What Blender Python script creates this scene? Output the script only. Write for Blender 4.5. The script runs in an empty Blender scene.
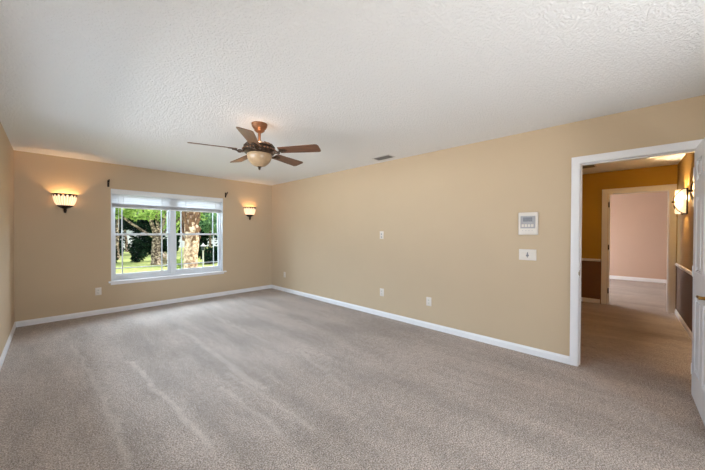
import bpy, bmesh, math, random
from mathutils import Vector, Matrix

S = bpy.context.scene
COL = S.collection
PI = math.pi

# ------------------------------------------------------------------ camera
YAW, PITCH, ROLL = 0.810748796, -0.00805183753, 0.00354983707
cam_data = bpy.data.cameras.new('camera')
cam = bpy.data.objects.new('camera', cam_data)
COL.objects.link(cam)
fw = Vector((math.sin(YAW) * math.cos(PITCH), math.cos(YAW) * math.cos(PITCH), math.sin(PITCH)))
rt = Vector((math.cos(YAW), -math.sin(YAW), 0))
up = rt.cross(fw)
r2 = rt * math.cos(ROLL) + up * math.sin(ROLL)
u2 = up * math.cos(ROLL) - rt * math.sin(ROLL)
cam.matrix_world = Matrix(((r2.x, u2.x, -fw.x, 0), (r2.y, u2.y, -fw.y, 0), (r2.z, u2.z, -fw.z, 1.32383), (0, 0, 0, 1)))
cam_data.sensor_fit = 'HORIZONTAL'
cam_data.sensor_width = 36
cam_data.lens = 14.63
cam_data.clip_start = 0.02
S.camera = cam

# ------------------------------------------------------------------ sky, sun, daylight, exposure
world = bpy.data.worlds.new('sky')
S.world = world
world.use_nodes = True
bgn = world.node_tree.nodes['Background']
bgn.inputs[0].default_value = (0.74, 0.87, 1.0, 1)
bgn.inputs[1].default_value = 2.3

sd = bpy.data.lights.new('sun', 'SUN')
sd.energy = 4.4
sd.angle = 0.01
sd.color = (1.0, 0.93, 0.80)
sun = bpy.data.objects.new('sun', sd)
COL.objects.link(sun)
sun.rotation_euler = Vector((0.75, -0.30, 0.62)).to_track_quat('Z', 'Y').to_euler()


def area(name, loc, direction, sx, sy, power, color, portal=False, spread=None):
    d = bpy.data.lights.new(name, 'AREA')
    d.shape = 'RECTANGLE'
    d.size = sx
    d.size_y = sy
    d.energy = power
    d.color = color
    if spread:
        d.spread = spread
    if portal:
        d.cycles.is_portal = True
    o = bpy.data.objects.new(name, d)
    COL.objects.link(o)
    o.location = loc
    o.rotation_euler = Vector(direction).to_track_quat('-Z', 'Y').to_euler()
    return o


# area lights stand in for daylight at the window, added openings and far room
area('added_sky_side_window', (-2.5, 3.1, 2.3), (1, 0, -0.42), 5.0, 2.2, 360, (0.58, 0.79, 1.0))
area('added_bounce_side_window', (-4.6, 3.1, 0.35), (1, 0, 0.35), 7.0, 1.3, 420, (0.94, 0.97, 1.0))  # yard glow is an added lamp, tilted up towards the ceiling
area('added_sky_rear_doors', (1.4, -3.8, 2.5), (0, 1, -0.42), 5.0, 2.2, 350, (0.68, 0.85, 1.0))
area('added_bounce_rear_doors', (1.4, -2.9, -0.04), (0, 0.05, 1), 4.0, 2.2, 730, (0.94, 0.97, 1.0))  # no patio is built; this lamp is added to lift the ceiling
area('daylight_sky_window', (2.2, 7.7, 3.05), (0, -1, -0.30), 6.0, 2.0, 760, (0.62, 0.81, 1.0))
area('window_portal', (1.574, 6.30, 1.28), (0, -1, 0), 1.8, 1.5, 1, (1, 1, 1), portal=True)
area('daylight_far_room', (9.3, 2.85, 1.3), (0, -1, -0.1), 1.6, 1.3, 112, (0.93, 0.96, 1.0))

S.view_settings.view_transform = 'Standard'
S.view_settings.look = 'None'
S.view_settings.exposure = 0.0
S.view_settings.gamma = 1.0
S.view_settings.use_curve_mapping = False


# ------------------------------------------------------------------ materials
def lin(c):
    c = c / 255.0
    return c / 12.92 if c <= 0.04045 else ((c + 0.055) / 1.055) ** 2.4


def rgb(r, g, b):
    return (lin(r), lin(g), lin(b), 1)


class NT:
    def __init__(self, name):
        self.m = bpy.data.materials.new(name)
        self.m.use_nodes = True
        self.t = self.m.node_tree
        self.b = self.t.nodes['Principled BSDF']
        self.out = self.t.nodes['Material Output']

    def n(self, typ, **kw):
        nd = self.t.nodes.new(typ)
        for k, v in kw.items():
            if k.startswith('_'):
                setattr(nd, k[1:], v)
            else:
                nd.inputs[k.replace('_', ' ')].default_value = v
        return nd

    def l(self, a, b):
        self.t.links.new(a, b)

    def coord(self, kind='Object'):
        return self.n('ShaderNodeTexCoord').outputs[kind]

    def noise(self, scale, detail=3.0, rough=0.5, vec=None):
        nd = self.n('ShaderNodeTexNoise', Scale=scale, Detail=detail, Roughness=rough)
        self.l(vec if vec is not None else self.coord(), nd.inputs['Vector'])
        return nd.outputs['Fac']

    def ramp(self, fac, stops, interp='LINEAR'):
        nd = self.n('ShaderNodeValToRGB')
        nd.color_ramp.interpolation = interp
        e = nd.color_ramp.elements
        while len(e) < len(stops):
            e.new(0.5)
        for k, (p, c) in enumerate(stops):
            e[k].position = p
            e[k].color = c
        self.l(fac, nd.inputs['Fac'])
        return nd.outputs['Color']

    def mix(self, fac, a, b, mode='MIX'):
        nd = self.t.nodes.new('ShaderNodeMix')
        nd.data_type = 'RGBA'
        nd.blend_type = mode
        for sock, v in ((nd.inputs['Factor'], fac), (nd.inputs[6], a), (nd.inputs[7], b)):
            if hasattr(v, 'is_output'):
                self.l(v, sock)
            else:
                sock.default_value = v
        return nd.outputs[2]

    def math(self, op, a, b=0.0, c=0.0):
        nd = self.t.nodes.new('ShaderNodeMath')
        nd.operation = op
        for k, v in enumerate((a, b, c)):
            if hasattr(v, 'is_output'):
                self.l(v, nd.inputs[k])
            else:
                nd.inputs[k].default_value = v
        return nd.outputs[0]

    def bump(self, height, strength=0.3, dist=0.005):
        nd = self.n('ShaderNodeBump', Strength=strength, Distance=dist)
        self.l(height, nd.inputs['Height'])
        self.l(nd.outputs['Normal'], self.b.inputs['Normal'])


def mat(name, col, rough=0.5, metal=0.0, var=0.06, vscale=8.0, bump=0.0, bscale=60.0, spec=0.5, emit=None, estr=0.0):
    k = NT(name)
    c = (*col[:3], 1)
    dark = tuple(x * (1 - var) for x in c[:3]) + (1,)
    lite = tuple(min(1, x * (1 + var)) for x in c[:3]) + (1,)
    k.l(k.ramp(k.noise(vscale), [(0.3, dark), (0.7, lite)]), k.b.inputs['Base Color'])
    k.b.inputs['Roughness'].default_value = rough
    k.b.inputs['Metallic'].default_value = metal
    k.b.inputs['Specular IOR Level'].default_value = spec
    if bump:
        k.bump(k.noise(bscale), bump, 0.003)
    if emit:
        k.b.inputs['Emission Color'].default_value = emit
        k.b.inputs['Emission Strength'].default_value = estr
    return k.m


def wall_paint(name, upper, lower=None, split=0.82, rough=0.6):
    k = NT(name)
    n = k.noise(2.2, 2)
    up_c = k.ramp(n, [(0.3, tuple(x * 0.975 for x in upper[:3]) + (1,)), (0.7, upper)])
    if lower is not None:
        sep = k.n('ShaderNodeSeparateXYZ')
        k.l(k.coord(), sep.inputs[0])
        f = k.math('LESS_THAN', sep.outputs['Z'], split)
        up_c = k.mix(f, up_c, lower)
    k.l(up_c, k.b.inputs['Base Color'])
    k.b.inputs['Roughness'].default_value = rough
    k.b.inputs['Specular IOR Level'].default_value = 0.3
    k.bump(k.noise(110, 2), 0.12, 0.002)
    return k.m


def ceiling_mat():
    k = NT('knockdown_ceiling')
    a = k.noise(74, 3, 0.55)
    s = k.ramp(a, [(0.42, (0, 0, 0, 1)), (0.58, (1, 1, 1, 1))])
    k.b.inputs['Base Color'].default_value = rgb(240, 238, 236)
    k.b.inputs['Roughness'].default_value = 0.9
    k.b.inputs['Specular IOR Level'].default_value = 0.1
    k.bump(s, 0.95, 0.0036)
    return k.m


def carpet_mat():
    k = NT('beige_carpet')
    co = k.coord()
    fine = k.noise(115, 4, 0.85, co)
    mid = k.noise(22, 3, 0.6, co)
    big = k.noise(1.7, 2, 0.5, co)
    base = k.ramp(fine, [(0.40, rgb(92, 80, 72)), (0.50, rgb(174, 158, 147)), (0.60, rgb(242, 228, 218))])
    base = k.mix(0.25, base, k.ramp(mid, [(0.35, rgb(140, 125, 114)), (0.65, rgb(206, 189, 176))]))
    # brushed pile: stretched streaks that run along the room, and the narrow tracks of a vacuum cleaner
    mp = k.n('ShaderNodeMapping')
    k.l(co, mp.inputs['Vector'])
    mp.inputs['Scale'].default_value = (3.6, 0.75, 1)
    mp.inputs['Rotation'].default_value = (0, 0, 0.05)
    st = k.noise(1.0, 3, 0.6, mp.outputs['Vector'])
    streak = k.ramp(st, [(0.36, (0.86, 0.86, 0.86, 1)), (0.64, (1.10, 1.10, 1.10, 1))])
    base = k.mix(1.0, base, streak, 'MULTIPLY')
    base = k.mix(1.0, base, k.ramp(big, [(0.3, (0.93, 0.92, 0.91, 1)), (0.7, (1.05, 1.05, 1.05, 1))]), 'MULTIPLY')
    sep = k.n('ShaderNodeSeparateXYZ')
    k.l(co, sep.inputs[0])
    wob = k.math('MULTIPLY', k.math('SUBTRACT', k.noise(3.0, 1, 0.5, co), 0.5), 0.10)
    X = k.math('ADD', sep.outputs['X'], wob)
    Y = sep.outputs['Y']
    total = None
    for (xa, ya, xb, yb, w, s) in [(0.68, 1.83, 0.55, 3.64, 0.020, 1.0), (0.31, 2.4, 0.16, 4.9, 0.016, 0.6), (1.04, 1.6, 1.0, 2.5, 0.018, 0.6),
                                   (1.23, 2.2, 1.21, 4.4, 0.028, 0.75), (1.22, 1.5, 1.15, 2.7, 0.016, 0.5), (1.75, 1.7, 1.92, 2.7, 0.02, 0.5),
                                   (0.30, 2.0, 0.27, 3.4, 0.018, 0.5), (1.8, 3.1, 1.75, 4.6, 0.02, 0.5)]:
        # centre line x = xa + (y - ya) * slope
        sl = (xb - xa) / (yb - ya)
        cx = k.math('MULTIPLY_ADD', Y, sl, xa - ya * sl)
        d = k.math('ABSOLUTE', k.math('SUBTRACT', X, cx))
        f = k.n('ShaderNodeMapRange', From_Min=w * 0.5, From_Max=w * 1.6, To_Min=s, To_Max=0.0)
        k.l(d, f.inputs['Value'])
        g1 = k.math('GREATER_THAN', Y, ya)
        g2 = k.math('LESS_THAN', Y, yb)
        m = k.math('MULTIPLY', f.outputs[0], k.math('MULTIPLY', g1, g2))
        total = m if total is None else k.math('MAXIMUM', total, m)
    pat = k.math('MULTIPLY', total, k.noise(9, 2, 0.5, co))
    base = k.mix(k.math('MULTIPLY', pat, 0.62), base, rgb(232, 218, 206))
    k.l(base, k.b.inputs['Base Color'])
    k.b.inputs['Roughness'].default_value = 1.0
    k.b.inputs['Specular IOR Level'].default_value = 0.05
    k.b.inputs['Sheen Weight'].default_value = 0.15
    h = k.math('ADD', fine, k.math('MULTIPLY', mid, 0.8))
    k.bump(h, 0.8, 0.008)
    return k.m


def glass_mat():
    k = NT('window_glass')
    t = k.n('ShaderNodeBsdfTransparent')
    g = k.n('ShaderNodeBsdfGlossy', Roughness=0.22)
    fr = k.n('ShaderNodeFresnel', IOR=1.1)
    mx = k.n('ShaderNodeMixShader')
    k.l(fr.outputs[0], mx.inputs[0])
    k.l(t.outputs[0], mx.inputs[1])
    k.l(g.outputs[0], mx.inputs[2])
    k.l(mx.outputs[0], k.out.inputs['Surface'])
    return k.m


def leaf_mat(name, c1, c2, trans=0.35):
    k = NT(name)
    ge = k.n('ShaderNodeNewGeometry')
    col = k.ramp(ge.outputs['Random Per Island'], [(0.0, c1), (1.0, c2)])
    d = k.n('ShaderNodeBsdfDiffuse')
    t = k.n('ShaderNodeBsdfTranslucent')
    k.l(col, d.inputs['Color'])
    k.l(col, t.inputs['Color'])
    mx = k.n('ShaderNodeMixShader')
    mx.inputs[0].default_value = trans
    k.l(d.outputs[0], mx.inputs[1])
    k.l(t.outputs[0], mx.inputs[2])
    k.l(mx.outputs[0], k.out.inputs['Surface'])
    return k.m


def shade_glass(name, base, warm, strength, ribs=0, clear=0.0):
    """Lit frosted lamp glass: pale inside, ribbed where the shade is ribbed."""
    k = NT(name)
    k.b.inputs['Roughness'].default_value = 0.35
    n = k.noise(30, 2)
    fac = n
    if ribs:
        sep = k.n('ShaderNodeSeparateXYZ')
        k.l(k.coord(), sep.inputs[0])
        ang = k.math('ARCTAN2', sep.outputs['Y'], sep.outputs['X'])
        sn = k.math('SINE', k.math('MULTIPLY', ang, float(ribs)))
        fac = k.math('MULTIPLY_ADD', sn, 0.34, k.math('MULTIPLY_ADD', n, 0.3, 0.35))
    k.l(k.ramp(fac, [(0.1, tuple(x * 0.62 for x in base[:3]) + (1,)), (0.9, base)]), k.b.inputs['Base Color'])
    k.l(k.ramp(fac, [(0.1, tuple(a * b for a, b in zip(warm[:3], (0.62, 0.50, 0.36))) + (1,)), (0.9, warm)]), k.b.inputs['Emission Color'])
    k.b.inputs['Emission Strength'].default_value = strength
    if clear:
        t = k.n('ShaderNodeBsdfTransparent', Color=base)
        mx = k.n('ShaderNodeMixShader', Fac=clear)
        k.l(k.b.outputs[0], mx.inputs[1])
        k.l(t.outputs[0], mx.inputs[2])
        k.l(mx.outputs[0], k.out.inputs['Surface'])
    return k.m


def wood_mat(name, c1, c2, rough=0.3):
    k = NT(name)
    mp = k.n('ShaderNodeMapping')
    k.l(k.coord(), mp.inputs['Vector'])
    mp.inputs['Scale'].default_value = (5, 60, 20)
    k.l(k.ramp(k.noise(1.0, 4, 0.6, mp.outputs['Vector']), [(0.3, c1), (0.7, c2)]), k.b.inputs['Base Color'])
    k.b.inputs['Roughness'].default_value = rough
    return k.m


def bark_mat(name, c1, c2, c3, scale=9.0):
    k = NT(name)
    n = k.noise(scale, 4, 0.65)
    k.l(k.ramp(n, [(0.38, c1), (0.5, c2), (0.62, c3)]), k.b.inputs['Base Color'])
    k.b.inputs['Roughness'].default_value = 0.95
    k.bump(n, 0.6, 0.03)
    return k.m


def lawn_mat():
    k = NT('lawn_grass')
    a = k.noise(7, 5, 0.7)
    k.l(k.ramp(a, [(0.3, rgb(132, 144, 84)), (0.55, rgb(186, 192, 124)), (0.75, rgb(222, 218, 160))]), k.b.inputs['Base Color'])
    k.b.inputs['Roughness'].default_value = 1.0
    k.b.inputs['Specular IOR Level'].default_value = 0.0
    return k.m


M = dict(
    wall=wall_paint('tan_wall_paint', rgb(202, 178, 148)),
    hall=wall_paint('ochre_and_brown_wall_paint', rgb(188, 146, 48), rgb(118, 84, 60)),
    hall_side=wall_paint('ochre_and_brown_wall_paint_side', rgb(188, 150, 78), rgb(122, 94, 76)),
    pink=wall_paint('pale_rose_wall_paint', rgb(209, 177, 156)),
    ceiling=ceiling_mat(),
    carpet=carpet_mat(),
    trim=mat('white_trim_paint', rgb(238, 234, 234), 0.35, var=0.015),
    vinyl=mat('white_window_vinyl', rgb(228, 230, 234), 0.35, var=0.015),
    door=mat('white_door_paint', rgb(244, 244, 248), 0.35, var=0.015),
    glass=glass_mat(),
    plastic=mat('white_plastic', rgb(224, 213, 202), 0.4, var=0.02),
    almond=mat('pale_plastic', rgb(222, 212, 200), 0.45, var=0.02),
    slot=mat('dark_slot', rgb(60, 56, 54), 0.6),
    greyplastic=mat('grey_plastic', rgb(164, 158, 158), 0.5, var=0.05, vscale=40),
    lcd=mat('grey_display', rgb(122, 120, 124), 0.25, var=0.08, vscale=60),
    bronze=mat('dark_bronze', rgb(58, 44, 36), 0.38, 0.75, var=0.25, vscale=30, bump=0.1),
    antique=mat('antique_bronze', rgb(86, 70, 58), 0.36, 0.8, var=0.35, vscale=34, bump=0.15),
    copper=mat('copper_bronze', rgb(150, 104, 74), 0.32, 0.7, var=0.15, vscale=22),
    iron=mat('dark_iron', rgb(40, 30, 26), 0.5, 0.5, var=0.2, vscale=30),
    brass=mat('aged_brass', rgb(150, 112, 58), 0.3, 0.9, var=0.1),
    blade=wood_mat('walnut_blade', rgb(88, 56, 40), rgb(128, 86, 60), 0.28),
    fanglass=shade_glass('amber_scavo_glass', rgb(184, 152, 116), (1.0, 0.74, 0.48, 1), 0.03),
    sconceglass=shade_glass('ribbed_sconce_glass', rgb(240, 226, 205), (1.0, 0.90, 0.76, 1), 0.9, ribs=26, clear=0.30),
    hallglass=shade_glass('frosted_sconce_glass', rgb(245, 235, 215), (1.0, 0.90, 0.74, 1), 1.15, clear=0.45),
    slat=mat('white_blind_slat', rgb(238, 236, 236), 0.35, var=0.015),
    thinslat=leaf_mat('thin_white_slat', rgb(236, 234, 234), rgb(240, 238, 238), 0.5),
    ventpaint=mat('white_vent_paint', rgb(206, 202, 198), 0.5, var=0.03),
    ventdark=mat('vent_duct', rgb(40, 37, 35), 0.8),
    vanewhite=mat('vent_vane_paint', rgb(112, 108, 102), 0.5, var=0.03),
    lawn=lawn_mat(),
    roofing=mat('grey_shingle', rgb(92, 88, 86), 0.9, var=0.2, vscale=12),
    siding=mat('white_house_siding', rgb(206, 208, 214), 0.7, var=0.03),
    darkglass=mat('dark_pane', rgb(46, 56, 66), 0.1, var=0.1),
    ext=mat('stucco_outside', rgb(196, 188, 172), 0.9, var=0.05),
    bark=bark_mat('mottled_bark', rgb(48, 38, 32), rgb(104, 86, 72), rgb(196, 176, 156), 11),
    palmbark=bark_mat('palm_bark', rgb(122, 92, 76), rgb(186, 156, 132), rgb(230, 208, 182), 9),
    boot=mat('palm_boot', rgb(112, 82, 62), 0.9, var=0.45, vscale=9),
    leaf=leaf_mat('bright_leaf', rgb(92, 132, 56), rgb(198, 220, 130)),
    leaf2=leaf_mat('blue_green_leaf', rgb(58, 104, 70), rgb(170, 206, 150)),
    shadedleaf=leaf_mat('shaded_leaf', rgb(8, 18, 16), rgb(38, 60, 40), 0.1),  # deep shade of the background foliage is put into this leaf colour
    flower=leaf_mat('pale_flower', rgb(124, 126, 84), rgb(236, 212, 206), 0.3),
)


# ------------------------------------------------------------------ mesh helpers
class MB:
    def __init__(self):
        self.bm = bmesh.new()

    def box(self, x0, x1, y0, y1, z0, z1, bev=0.0, seg=2, rot=None, about=None):
        r = bmesh.ops.create_cube(self.bm, size=1.0)
        vs = r['verts']
        for v in vs:
            v.co = Vector(((x0 + x1) / 2 + v.co.x * (x1 - x0), (y0 + y1) / 2 + v.co.y * (y1 - y0), (z0 + z1) / 2 + v.co.z * (z1 - z0)))
        if bev:
            es = list({e for v in vs for e in v.link_edges})
            rb = bmesh.ops.bevel(self.bm, geom=es, offset=bev, segments=seg, profile=0.5, affect='EDGES', clamp_overlap=True)
            vs = list({v for f in rb['faces'] for v in f.verts} | {v for v in vs if v.is_valid})
        if rot is not None:
            c = Vector(about) if about else Vector(((x0 + x1) / 2, (y0 + y1) / 2, (z0 + z1) / 2))
            for v in vs:
                v.co = c + rot @ (v.co - c)
        return self

    def lathe(self, prof, seg=32, centre=(0, 0, 0), a0=0.0, a1=2 * PI, mod=None, sx=1.0, sy=1.0):
        """prof: list of (radius, z)."""
        full = abs((a1 - a0) - 2 * PI) < 1e-6
        n = seg if full else seg + 1
        rings = []
        for (r, z) in prof:
            ring = []
            for k in range(n):
                a = a0 + (a1 - a0) * k / seg
                rr = r * (mod(a, z) if mod else 1.0)
                ring.append(self.bm.verts.new((centre[0] + rr * math.cos(a) * sx, centre[1] + rr * math.sin(a) * sy, centre[2] + z)))
            rings.append(ring)
        for i in range(len(rings) - 1):
            for k in range(n if full else n - 1):
                k2 = (k + 1) % n
                try:
                    self.bm.faces.new((rings[i][k], rings[i][k2], rings[i + 1][k2], rings[i + 1][k]))
                except ValueError:
                    pass
        return self

    def tube(self, pts, rad, seg=10, caps=True):
        pts = [Vector(p) for p in pts]
        rads = rad if isinstance(rad, (list, tuple)) else [rad] * len(pts)
        rings = []
        nrm = None
        for i, p in enumerate(pts):
            t = (pts[min(i + 1, len(pts) - 1)] - pts[max(i - 1, 0)]).normalized()
            if nrm is None:
                a = Vector((0, 0, 1)) if abs(t.z) < 0.9 else Vector((1, 0, 0))
                nrm = (a - t * a.dot(t)).normalized()
            else:
                nrm = (nrm - t * nrm.dot(t)).normalized()
            bn = t.cross(nrm)
            rings.append([self.bm.verts.new(p + (nrm * math.cos(2 * PI * k / seg) + bn * math.sin(2 * PI * k / seg)) * rads[i]) for k in range(seg)])
        for i in range(len(rings) - 1):
            for k in range(seg):
                k2 = (k + 1) % seg
                self.bm.faces.new((rings[i][k], rings[i][k2], rings[i + 1][k2], rings[i + 1][k]))
        if caps:
            self.bm.faces.new(rings[0])
            self.bm.faces.new(rings[-1])
        return self

    def prism(self, pts, d):
        """closed outline of 3D points, extruded by the vector d."""
        d = Vector(d)
        a = [self.bm.verts.new(Vector(p)) for p in pts]
        b = [self.bm.verts.new(Vector(p) + d) for p in pts]
        n = len(pts)
        self.bm.faces.new(a)
        self.bm.faces.new(b)
        for k in range(n):
            self.bm.faces.new((a[k], a[(k + 1) % n], b[(k + 1) % n], b[k]))
        return self

    def ball(self, c, r, sz=1.0, u=16, v=10):
        prof = [(max(1e-4, r * math.sin(PI * k / v)), -r * sz * math.cos(PI * k / v)) for k in range(v + 1)]
        return self.lathe(prof, u, c)

    def build(self, name, m, parent=None, smooth=True, angle=0.7, loc=None):
        bmesh.ops.remove_doubles(self.bm, verts=self.bm.verts, dist=1e-6)
        bmesh.ops.recalc_face_normals(self.bm, faces=self.bm.faces)
        me = bpy.data.meshes.new(name)
        if smooth:
            for f in self.bm.faces:
                f.smooth = True
            for e in self.bm.edges:
                if len(e.link_faces) == 2 and e.calc_face_angle(0) > angle:
                    e.smooth = False
        self.bm.to_mesh(me)
        self.bm.free()
        me.materials.append(M[m] if isinstance(m, str) else m)
        o = bpy.data.objects.new(name, me)
        COL.objects.link(o)
        if parent is not None:
            o.parent = parent
        if loc:
            o.location = loc
        return o


def tag(o, label, cat, group=None, kind=None):
    o['label'] = label
    o['category'] = cat
    if group:
        o['group'] = group
    if kind:
        o['kind'] = kind
    return o


def thing(name, label, cat, loc=(0, 0, 0), rz=0.0, group=None, kind=None):
    o = bpy.data.objects.new(name, None)
    o.empty_display_size = 0.05
    COL.objects.link(o)
    o.location = loc
    o.rotation_euler = (0, 0, rz)
    return tag(o, label, cat, group, kind)


def dup(root, loc, rz, label):
    """a copy of a thing with copies of its parts and sub-parts."""
    r = root.copy()
    COL.objects.link(r)
    r.location = loc
    r.rotation_euler = (0, 0, rz)
    r['label'] = label
    for ch in list(root.children):
        c = ch.copy()
        COL.objects.link(c)
        c.parent = r
        for g in list(ch.children):
            d = g.copy()
            COL.objects.link(d)
            d.parent = c
    return r


# ------------------------------------------------------------------ dimensions
XL, XR, YB, YF, H = -0.351, 3.617, 6.092, -1.55, 2.44
WT = 0.16            # outer wall thickness
RT = 0.115           # thickness of the wall to the hall
WX0, WX1, WZ0, WZ1 = 0.674, 2.475, 0.515, 2.03     # window opening
DY0, DY1, DZ = -0.46, 0.345, 2.035                  # rough opening of the door in the right wall
HX, HY0, HY1, HH = 7.15, -0.625, 2.0, 2.475         # hall: far wall, right wall, end, ceiling
IY0, IY1, IZ = -0.553, 0.232, 2.08                  # rough opening of the inner doorway
FX, FY0, FY1 = 11.32, -2.2, 2.6                     # room beyond


def structure(o, label, cat):
    return tag(o, label, cat, kind='structure')


# ------------------------------------------------------------------ floor and ceilings
structure(MB().box(XL - 0.2, FX + 0.2, -2.4, YB + WT, -0.10, 0.0).build('floor', 'carpet', smooth=False),
          'beige cut pile carpet covering the floor of bedroom and hall', 'floor')
structure(MB().box(XL - 0.16, XR + 0.0575, YF - 0.16, YB + WT, H, H + 0.12).build('ceiling', 'ceiling', smooth=False),
          'white textured ceiling above the empty bedroom', 'ceiling')
structure(MB().box(XR + 0.0575, HX + 0.06, HY0 - 0.12, HY1 + 0.12, HH, HH + 0.10).build('ceiling_hall', 'ceiling', smooth=False),
          'pale textured hall ceiling seen through the doorway', 'ceiling')
structure(MB().box(HX + 0.06, FX + 0.12, FY0 - 0.12, FY1 + 0.12, HH, HH + 0.10).build('ceiling_room_beyond', 'ceiling', smooth=False),
          'ceiling of the rose room beyond the hall', 'ceiling')

# ------------------------------------------------------------------ walls
w = MB()
w.box(XL - WT, WX0, YB, YB + WT, 0, H).box(WX1, XR + RT, YB, YB + WT, 0, H)
w.box(WX0, WX1, YB, YB + WT, 0, WZ0 - 0.03).box(WX0, WX1, YB, YB + WT, WZ1, H)
structure(w.build('wall_back', 'wall', smooth=False), 'tan wall at the far end that holds the window', 'wall')
w = MB()
w.box(XR, XR + RT, DY1, YB, 0, H).box(XR, XR + RT, YF, DY0, 0, H).box(XR, XR + RT, DY0, DY1, DZ, H)
structure(w.build('wall_right', 'wall', smooth=False), 'long tan wall with outlets and the white doorway to the hall', 'wall')
GY0, GY1, GZ, GS = 1.80, 4.30, 2.06, 0.80
w = MB()
w.box(XL - WT, XL, GY1, YB, 0, H).box(XL - WT, XL, YF, GY0, 0, H).box(XL - WT, XL, GY0, GY1, GZ, H).box(XL - WT, XL, GY0, GY1, 0, GS)
structure(w.build('wall_left', 'wall', smooth=False), 'narrow strip of tan wall beside the lit bowl sconce corner', 'wall')
w = MB()
RX0, RX1 = 0.10, 2.00
w.box(XL - WT, RX0, YF - WT, YF, 0, H).box(RX1, XR + RT, YF - WT, YF, 0, H).box(RX0, RX1, YF - WT, YF, 2.07, H)
structure(w.build('wall_front', 'wall', smooth=False), 'tan wall behind the viewer with the added glass doors', 'wall')

w = MB()
w.box(HX, HX + 0.12, FY0 - 0.1, IY0, 0, HH).box(HX, HX + 0.12, IY1, FY1 + 0.1, 0, HH).box(HX, HX + 0.12, IY0, IY1, IZ, HH)
structure(w.build('wall_hall_back', 'hall', smooth=False), 'ochre over brown hall wall with the inner doorway', 'wall')
structure(MB().box(XR + RT, HX, HY0 - 0.12, HY0, 0, HH).build('wall_hall_right', 'hall_side', smooth=False),
          'ochre over brown hall wall that carries the lit sconces', 'wall')
structure(MB().box(XR + RT, HX, HY1, HY1 + 0.12, 0, HH).build('wall_hall_left', 'hall', smooth=False),
          'ochre hall wall hidden to the left of the doorway', 'wall')
structure(MB().box(FX, FX + 0.12, FY0 - 0.1, FY1 + 0.1, 0, HH).build('wall_room_beyond_back', 'pink', smooth=False),
          'pale rose wall seen through the inner doorway', 'wall')
w = MB()
w.box(HX + 0.12, 8.5, FY1, FY1 + 0.12, 0, HH).box(10.1, FX, FY1, FY1 + 0.12, 0, HH)
w.box(8.5, 10.1, FY1, FY1 + 0.12, 0, 0.65).box(8.5, 10.1, FY1, FY1 + 0.12, 1.95, HH)
structure(w.build('wall_room_beyond_left', 'pink', smooth=False), 'rose wall with a window in the room beyond the hall', 'wall')
structure(MB().box(HX + 0.12, FX, FY0 - 0.12, FY0, 0, HH).build('wall_room_beyond_right', 'pink', smooth=False),
          'rose wall on the right of the room beyond the hall', 'wall')


# ------------------------------------------------------------------ baseboards and rails
def base_along(mb, p, q, nrm, z0=0.0, h=0.078, t=0.014):
    """moulded board along the wall foot from p to q, nrm points into the room."""
    p = Vector((*p, 0))
    q = Vector((*q, 0))
    n = Vector((*nrm, 0))
    prof = [(0, z0), (t, z0), (t, z0 + h * 0.72), (t * 0.75, z0 + h * 0.80), (t * 0.55, z0 + h * 0.93), (t * 0.3, z0 + h), (0, z0 + h)]
    mb.prism([p + n * a + Vector((0, 0, b)) for a, b in prof], q - p)


def trim(name, segs, m, label, cat, **kw):
    mb = MB()
    for s in segs:
        base_along(mb, *s, **kw)
    return structure(mb.build(name, m, angle=0.5), label, cat)


trim('baseboard_back', [((XL, YB), (XR, YB), (0, -1))], 'trim', 'white baseboard under the window wall', 'baseboard')
trim('baseboard_right', [((XR, 0.392), (XR, YB), (-1, 0)), ((XR, YF), (XR, -0.52), (-1, 0))], 'trim', 'white baseboard along the long tan wall', 'baseboard')
trim('baseboard_left', [((XL, YF), (XL, YB), (1, 0))], 'trim', 'white baseboard at the left edge of the room', 'baseboard')
trim('baseboard_hall_back', [((HX, 0.33), (HX, HY1), (-1, 0))], 'trim', 'pale baseboard on the brown hall wall left of the inner doorway', 'baseboard')
trim('baseboard_hall_right', [((XR + RT, HY0), (HX, HY0), (0, 1))], 'trim', 'pale baseboard running under the hall sconces', 'baseboard')
trim('baseboard_room_beyond', [((FX, FY0), (FX, FY1), (-1, 0))], 'trim', 'white baseboard under the rose wall', 'baseboard', h=0.10)


def rail_along(mb, p, q, nrm, zc=0.818):
    p = Vector((*p, 0))
    q = Vector((*q, 0))
    n = Vector((*nrm, 0))
    prof = [(0, -0.024), (0.008, -0.024), (0.012, -0.012), (0.022, -0.006), (0.024, 0.006), (0.013, 0.012), (0.008, 0.024), (0, 0.024)]
    mb.prism([p + n * a + Vector((0, 0, zc + b)) for a, b in prof], q - p)


mb = MB()
rail_along(mb, (HX, 0.33), (HX, HY1), (-1, 0))
structure(mb.build('trim_1', 'trim', angle=0.5), 'white chair rail between ochre and brown paint left of the inner doorway', 'chair rail')
mb = MB()
rail_along(mb, (XR + RT, HY0), (HX, HY0), (0, 1))
structure(mb.build('trim_2', 'trim', angle=0.5), 'white chair rail running below the hall sconces', 'chair rail')


# ------------------------------------------------------------------ door casing (room side, jamb, hall side)
def casing_x(mb, x, nx, y0, y1, ztop, wd, t=0.018, z0=0.0):
    """moulded casing around an opening in a wall x = const; the outline mitres at the head."""
    prof = [(0.0, 0.0), (0.0, t * 0.55), (wd * 0.18, t * 0.75), (wd * 0.5, t * 0.8), (wd * 0.8, t), (wd, t * 0.9), (wd, 0.0)]
    bm = mb.bm
    path = [(y0, z0, -1, 0), (y0, ztop, -1, 1), (y1, ztop, 1, 1), (y1, z0, 1, 0)]
    rings = []
    for (y, z, dy, dz) in path:
        rings.append([bm.verts.new((x + nx * b, y + dy * a, z + dz * a)) for a, b in prof])
    for i in range(3):
        for k in range(len(prof) - 1):
            bm.faces.new((rings[i][k], rings[i][k + 1], rings[i + 1][k + 1], rings[i + 1][k]))
    bm.faces.new(rings[0])
    bm.faces.new(rings[-1])


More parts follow.
